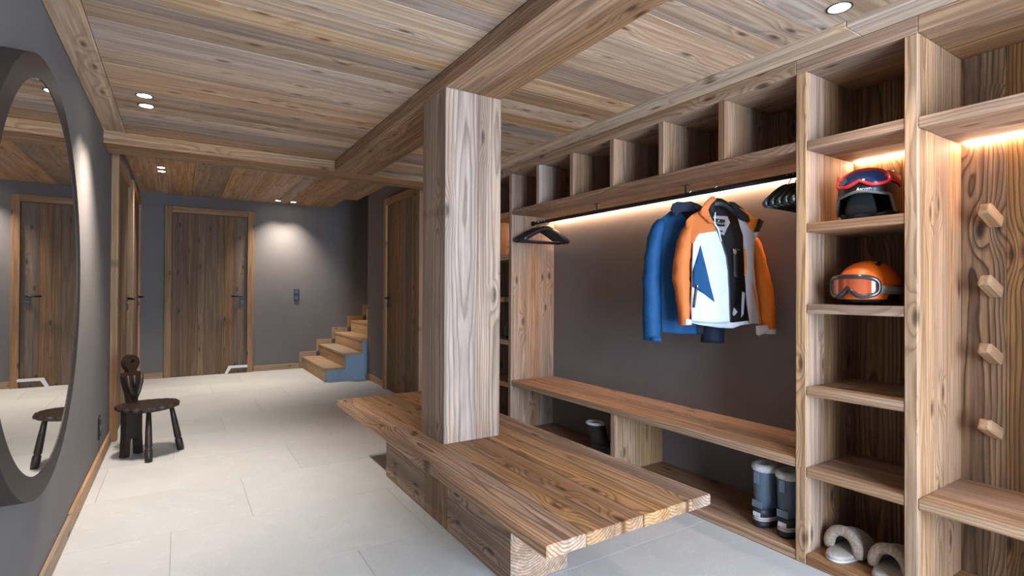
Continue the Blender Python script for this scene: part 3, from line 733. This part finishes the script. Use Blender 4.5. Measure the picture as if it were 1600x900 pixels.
def cuff(name, p, hw, hh, wv, dep, mat, par):
    u, v = T(p); return tube(name, [(u, -wv, v+hh), (u, -wv, v-hh)], [hw*.0009*1.06]*2, mat, par, 18, False, True, [dep]*2)
pan('cuff_tab', [(218, 726), (248, 730), (250, 756), (214, 758)], surf(.085, .02, .4), C_WH, .006)
cuff('cuff', (655, 786), 42, .012, .03, .050, C_WH, jk); pan('cuff_tab', [(583, 758), (640, 752), (652, 780), (598, 808), (584, 800)], surf(.065, .02, .4), C_WH, .005)
cuff('cuff', (217, 750), 31, .010, .052, .050, C_OR, jk)
hj = copy_tree(h0); hj['label'] = 'black hanger holding the orange and white jacket'; hj['group'] = 'hangers holding jackets'; hj.scale = (.75, 1, 1.25); hj.location = (xRod, 1.713, zRod); hj.rotation_euler.z = rad(-45)
# --- blue jacket behind
jb = thing('ski_jacket', 'dark blue ski jacket hanging behind the orange one', 'jacket', (2.300, 1.835, 0), 'jackets on the rail', rad(-45))
T, surf, pan, sleeve = jacket_maker(jb, 320, .00094, 1.701, .001018, 40)
FRb = surf(-.012, .030, .22, amp=.004); BKb = surf(-.035, -.025, .23)
pan('back_shell', [(120, 225), (220, 150), (340, 150), (480, 250), (490, 500), (490, 800), (160, 800), (150, 500)], BKb, C_NV)
pan('front_panel', [(115, 230), (200, 165), (255, 170), (330, 260), (340, 520), (345, 808), (240, 808), (158, 800), (150, 640), (150, 400)], FRb, C_BL, .005)
pan('front_panel', [(335, 260), (350, 230), (440, 220), (490, 300), (490, 520), (492, 805), (346, 808), (341, 520)], FRb, C_NV, .005)
pan('collar', [(196, 165), (206, 138), (232, 127), (262, 132), (300, 128), (322, 135), (330, 180), (255, 180), (225, 205)], surf(.03, .05, .2), C_NV, .014)
sleeve('sleeve', [(150, 205), (122, 300), (105, 410), (98, 520), (100, 630), (100, 730), (100, 842)], [40, 46, 48, 50, 50, 50, 48], .050, (-.01, .03), C_BL)
sleeve('sleeve', [(450, 240), (445, 380), (440, 520), (435, 650), (432, 760), (432, 850)], [34, 50, 55, 60, 62, 62], .05, (-.01, -.01), C_NV)
pan('cuff_tab', [(98, 822), (146, 822), (146, 842), (98, 842)], surf(.095, .015, .4), C_BL, .004)
hb_ = copy_tree(h0); hb_['label'] = 'black hanger holding the dark blue jacket'; hb_['group'] = 'hangers holding jackets'; hb_.scale = (.75, 1, 1.25); hb_.location = (xRod, 1.873, zRod); hb_.rotation_euler.z = rad(-45)

# ------------------------------------------------------------------ helmets (front = local -y, origin on the shelf)
H_BK = plain('helmet_black', (.012, .012, .013), .38, 0, 0, None, .5, .1); H_IN = cloth('helmet_padding', (.005, .005, .006), .9)
H_OR = plain('helmet_orange', (.74, .125, .008), .42); H_GR = plain('vent_grey', (.22, .24, .23), .6); H_RED = plain('goggle_red', (.62, .015, .02), .38)
LENS_B = plain('lens_blue', (.010, .035, .13), .08, .6, 0, None, .8, 1); STRAP = cloth('strap_red', (.55, .06, .035)); H_TR = plain('trim_grey', (.12, .11, .10), .5)
LENS_O = plain('lens_orange', (.50, .085, .025), .08, .25, 0, None, .8, 1); FRAME_G = plain('goggle_frame', (.022, .026, .03), .2, .2, 0, None, .6, .8)
def shell(name, a, b, c, zc, low, mat, par, thick=.008, seg=56, rows=20, tuck=.0):
    """dome above zc, then straight sides down to low(az); az 0 = front (-y)"""
    bm = bmesh.new(); R = []
    for i in range(rows+1):
        ring = []
        for k in range(seg):
            az = 2*PI*k/seg; zl = low(az)
            t = i/rows
            # arc length down the meridian, clipped at zl
            ph = t*PI/2*1.0
            ztop = zc+c*math.cos(ph) if t <= 1 else zc
            if i <= 12:
                ph = (i/12)*PI/2; z = zc+c*math.cos(ph); rr = math.sin(ph)
            else:
                f = (i-12)/(rows-12); z = zc*(1-f)+min(zc, zl)*f; rr = 1-tuck*f*f
            if z < zl:
                z = zl; q = (z-zc)/c
                if q > 0: rr = math.sqrt(max(0, 1-q*q))
            ring.append(bm.verts.new((a*rr*math.sin(az), -b*rr*math.cos(az), z)))
        R.append(ring)
    for i in range(rows):
        for k in range(seg):
            vs = (R[i][k], R[i][(k+1) % seg], R[i+1][(k+1) % seg], R[i+1][k])
            if (vs[0].co-vs[3].co).length < 1e-6 and (vs[1].co-vs[2].co).length < 1e-6: continue
            bm.faces.new(vs)
    bmesh.ops.remove_doubles(bm, verts=bm.verts[:], dist=1e-5)
    o = mesh_obj(name, bm, mat, par, True); m = o.modifiers.new('thickness', 'SOLIDIFY'); m.thickness = thick; m.offset = -1
    return o
def sm(x): x = max(0, min(1, x)); return x*x*(3-2*x)
def wrapd(a): return abs((a+PI) % (2*PI)-PI)
def gogg_outline(w_, h_, notch, nw):
    pts = []
    for i in range(72):
        t = 2*PI*i/72; c, s = math.cos(t), math.sin(t)
        x = w_*math.copysign(abs(c)**.62, c); y = h_*math.copysign(abs(s)**.62, s)
        if s < 0: y += notch*math.exp(-(x/nw)**2)
        pts.append((x, y))
    return pts
def goggles(par, a, b, z, w_, h_, zc, c, lens, frame, frame_r, notch=.030, nw=.020, extra=.010):
    def S(u, v):
        az = u/((a+b)/2); q = max(0, (z+v-zc)/c); f_ = math.sqrt(max(.12, 1-q*q))
        return ((a*f_+extra)*math.sin(az), -(b*f_+extra)*math.cos(az), z+v)
    g_ = patch('goggle_lens', gogg_outline(w_*.95, h_*.93, notch, nw), S, lens, par, .008, .002)
    out = [S(*p) for p in gogg_outline(w_, h_, notch, nw)]; out.append(out[0])
    f = tube('goggle_frame', out, frame_r, frame, par, 10, False)
    inner = []
    for u, v in gogg_outline(w_*.98, h_*.98, notch, nw):
        p = Vector(S(u, v)); inner.append(p+Vector((-p.x, -p.y, 0)).normalized()*.008)
    inner.append(inner[0]); tube('foam', inner, frame_r*1.15, H_IN, f, 8, False)
    return S
def strap(par, a, b, az0, az1, z0, z1, hgt, mat, lift=.004, n=28):
    bm = bmesh.new(); R = []
    for i in range(n+1):
        f = i/n; az = az0+(az1-az0)*f; z = z0+(z1-z0)*math.sin(f*PI)
        R.append([bm.verts.new(((a+lift)*math.sin(az), -(b+lift)*math.cos(az), z+s*hgt/2)) for s in (-1, 1)])
    for i in range(n): bm.faces.new((R[i][0], R[i+1][0], R[i+1][1], R[i][1]))
    o = mesh_obj('goggle_strap', bm, mat, par, True); m = o.modifiers.new('thickness', 'SOLIDIFY'); m.thickness = .004; m.offset = 1
    return o
he = thing('ski_helmet', 'black ski helmet with red framed blue goggles on the lit shelf', 'helmet', (2.285, .985, SH[1]), 'helmets on the shelf tower', rad(-80))
lowA = lambda az: .100-.012*sm(wrapd(az)/.9)-.062*sm((wrapd(az)-.98)/.26)-.020*sm((wrapd(az)-1.6)/.5)
a_, b_ = .100, .118
shell('shell', a_, b_, .088, .112, lowA, H_BK, he, .010)
shell('padding', a_*.88, b_*.88, .075, .110, lambda az: .092-.085*sm((wrapd(az)-1.1)/.3), H_IN, he, .006)
bm = bmesh.new(); pth = []
for d_ in range(-74, 75, 4):
    az = rad(d_); pth.append(((a_+.001)*math.sin(az), -(b_+.001)*math.cos(az), lowA(az)+.002))
add_tube(bm, pth, .006, 8); mesh_obj('brow_trim', bm, H_TR, he, True)
for s in (-1, 1):
    loft('ear_pad', [(.004, -.05, .045, .012, s*.086), (.03, -.055, .05, .014, s*.090), (.075, -.045, .04, .013, s*.092), (.1, -.03, .03, .01, s*.092)], H_IN, he, 16)
tube('chin_strap', [(-.085, -.03, .03), (-.06, -.075, .012), (0, -.095, .008), (.06, -.075, .012), (.085, -.03, .03)], [.008, .010, .013, .010, .008], H_IN, he, 10)
goggles(he, a_, b_, .158, .105, .036, .112, .088, LENS_B, H_RED, .0062, .020, .024, .012)
strap(he, a_*.93, b_*.93, rad(52), rad(308), .160, .135, .034, STRAP, .006)
patch('white_patch', [(-.03, -.012), (.03, -.012), (.03, .012), (-.03, .012)], lambda u, v: ((a_*.86)*math.sin(rad(75)+u*8), -(b_*.86)*math.cos(rad(75)+u*8), .172+v), plain('patch_white', (.75, .72, .7), .5), he, .008, .003)
def on_shell(az, z, lift): return ((a_+lift)*math.sin(az), -(b_+lift)*math.cos(az), z)
tx = text_obj('helmet_text', 'Ascom', .017, plain('print_white', (.8, .8, .8), .5), he, on_shell(rad(8), .110, .0008), (rad(88), 0, rad(8)))
h2 = thing('ski_helmet', 'orange ski helmet with dark framed goggles on the unlit shelf', 'helmet', (2.290, .985, SH[2]), 'helmets on the shelf tower', rad(-95))
a2, b2 = .100, .124
shell('shell', a2, b2, .098, .075, lambda az: .022+.055*sm((wrapd(az)-1.15)/.25)*(1-sm((wrapd(az)-2.0)/.3))*.95, H_OR, h2, .009, 64, 22, .03)
shell('padding', a2*.93, b2*.93, .088, .07, lambda az: .012, H_IN, h2, .006)
strap(h2, a2, b2, rad(48), rad(312), .060, .052, .030, H_GR, .002)
goggles(h2, a2, b2, .070, .094, .038, .09, .2, LENS_O, FRAME_G, .0085, .034, .022, .016)
for az, z in ((rad(62), .155), (rad(78), .162), (rad(-50), .155)):
    rr = math.sqrt(1-((z-.075)/.098)**2)
    o = board('vent', h2, (0, 0, 0), (.018, .012, .004), H_IN, 'x', .001); o.location = ((a2*rr+.0005)*math.sin(az), -(b2*rr+.0005)*math.cos(az), z+.0005); o.rotation_mode = 'XYZ'; o.rotation_euler = (rad(38), 0, az)
tube('chin_strap', [(.07, -.02, .028), (.05, -.05, .012), (.0, -.06, .007), (-.05, -.05, .012), (-.07, -.02, .028)], .006, H_IN, h2, 8)
hd_ = thing('ski_helmet', 'plain dark helmet on the shelf beside the timber column', 'helmet', (2.33, 3.56, SH[3]), None, rad(-90))
shell('shell', .10, .12, .085, .075, lambda az: .02, H_BK, hd_, .008); shell('padding', .088, .108, .07, .07, lambda az: .005, H_IN, hd_, .006)

# ------------------------------------------------------------------ boots
B_SH = cloth('boot_shaft', (.085, .115, .145), .6, .3, 300.); B_LO = plain('boot_rubber', (.03, .037, .045), .5); B_SO = plain('boot_sole', (.014, .016, .018), .55)
B_WE = plain('boot_welt', (.55, .52, .49), .6); B_RD = plain('boot_red', (.42, .08, .06), .6); B_WO = fluffy('boot_wool', (.42, .38, .36), (.68, .64, .62), 160.); B_TAB = cloth('boot_tab', (.13, .165, .20), .6); B_TAG = plain('boot_tag', (.62, .62, .62), .5)
def boot(label, loc, rz, group):
    b = thing('snow_boot', label, 'boot', loc, group, rz)
    loft('sole', [(.0005, -.060, .192, .043), (.012, -.064, .197, .046), (.030, -.062, .195, .046)], B_SO, b, 32, power=2.6)
    we = loft('welt', [(.0302, -.063, .196, .047), (.047, -.061, .193, .046)], B_WE, b, 32, power=2.6)
    loft('welt_line', [(.0385, -.0632, .1955, .0472), (.0405, -.0632, .1955, .0472)], B_RD, we, 32, power=2.6)
    loft('rubber_foot', [(.0472, -.060, .190, .045), (.066, -.058, .184, .0445), (.085, -.055, .160, .043)], B_LO, b, 32, power=2.5)
    loft('shaft', [(.0852, -.055, .150, .043), (.100, -.055, .125, .043), (.118, -.053, .092, .043), (.135, -.055, .072, .044), (.150, -.053, .066, .043), (.175, -.056, .064, .045), (.20, -.055, .065, .045), (.225, -.058, .066, .046), (.250, -.058, .067, .046)], B_SH, b, 32, capt=False, power=2.2)
    bm = bmesh.new(); pts_ = []
    for q in range(33):
        a = 2*PI*q/32; pts_.append((.004+.050*math.cos(a), .037*math.sin(a), .262))
    add_tube(bm, pts_, .019, 10, False); mesh_obj('wool_cuff', bm, B_WO, b, True)
    board('pull_tab', b, (0, 0, 0), (.004, .026, .052), B_TAB, 'z', .001).location = (-.0625, 0, .222)
    board('heel_panel', b, (0, 0, 0), (.004, .05, .032), B_TAB, 'z', .001).location = (-.0575, 0, .103)
    tg = board('heel_tag', b, (0, 0, 0), (.003, .036, .018), B_TAG, 'z', .0005); tg.location = (-.0600, 0, .058)
    tube('lace', [(.067, -.030, .24), (.070, -.043, .17), (.09, -.046, .11), (.12, -.047, .06), (.135, -.05, .02)], .0022, B_RD, b, 6)
    return b
b1 = boot('grey blue snow boot, left one of the pair under the coat bay seat', (2.268, 1.400, .0425), rad(-4), 'snow boots under the seat')
b2_ = copy_tree(b1); b2_['label'] = 'grey blue snow boot, right one of the pair against the helmet tower'; b2_.location = (2.262, 1.285, .0425); b2_.rotation_euler.z = rad(3)
for o in list(b1.children): pass
D_SH = cloth('dark_leather', (.030, .022, .020), .55, .3, 200.)
db = thing('winter_boot', 'dark brown winter boot with pale cuff under the left half of the seat', 'boot', (2.262, 2.520, .0425), None, rad(-68))
loft('sole', [(.0005, -.060, .185, .044), (.022, -.062, .187, .045)], B_SO, db, 32, power=2.5)
loft('foot', [(.0222, -.058, .182, .043), (.05, -.056, .178, .043), (.075, -.054, .155, .041), (.095, -.052, .115, .040)], D_SH, db, 32)
loft('shaft', [(.0952, -.052, .10, .040), (.12, -.055, .065, .041), (.16, -.064, .050, .043), (.215, -.080, .038, .046)], D_SH, db, 32)
bm = bmesh.new(); add_tube(bm, [(-.023+.056*math.cos(2*PI*q/24), .042*math.sin(2*PI*q/24), .219-.012*math.cos(2*PI*q/24)*0) for q in range(25)], .010, 8, False); mesh_obj('cuff', bm, B_WO, db, True)

# ------------------------------------------------------------------ slippers
S_FUR = fluffy('slipper_fur', (.27, .185, .130), (.48, .365, .275), 90.); S_SOLE = fluffy('slipper_insole', (.38, .31, .25), (.50, .42, .35), 140.); S_RUB = plain('slipper_rubber', (.55, .54, .53), .6)
def slipper(label, loc, rz, group):
    s = thing('slipper', label, 'slipper', loc, group, rz)
    loft('outsole', [(.0005, -.115, .135, .050), (.010, -.118, .138, .052)], S_RUB, s, 36, power=2.4)
    loft('insole', [(.0102, -.117, .137, .0515), (.022, -.114, .133, .050), (.026, -.105, .125, .045)], S_SOLE, s, 36, power=2.4)
    # thick rim arch, then the toe cap closing down to the front
    bm = bmesh.new(); R = []
    for i in range(13):
        f = i/12; x = -.030+.160*f; hw = .057*math.sqrt(max(.02, 1-max(0, (f-.25)/.78)**2.4)); hz = .084*math.sqrt(max(.03, 1-f**2.2))
        R.append([bm.verts.new((x, -hw*math.cos(PI*q/20), .012+hz*math.sin(PI*q/20)**.8)) for q in range(21)])
    for i in range(12):
        for q in range(20): bm.faces.new((R[i][q], R[i][q+1], R[i+1][q+1], R[i+1][q]))
    o = mesh_obj('toe_cap', bm, S_FUR, s, True); m = o.modifiers.new('thickness', 'SOLIDIFY'); m.thickness = .012; m.offset = 1
    bm = bmesh.new(); pts_ = [(-.030, -.0575*math.cos(PI*q/20), .018+.083*math.sin(PI*q/20)**.8) for q in range(21)]
    add_tube(bm, pts_, [.016]+[.0205]*19+[.016], 12); mesh_obj('fur_rim', bm, S_FUR, s, True)
    return s
g1 = slipper('beige fur slipper, left one on the lowest shelf under the helmets', (2.290, 1.060, SH[5]+.0005), rad(-4), 'fur slippers')
g2 = copy_tree(g1); g2['label'] = 'beige fur slipper, right one on the lowest shelf under the helmets'; g2.location = (2.280, .894, SH[5]+.0005); g2.rotation_euler.z = rad(0)
g3 = copy_tree(g1); g3['label'] = 'beige slipper at the foot of the tower behind the timber column'; g3.location = (2.300, 3.52, SH[5]+.0005); g3.rotation_euler.z = rad(0)
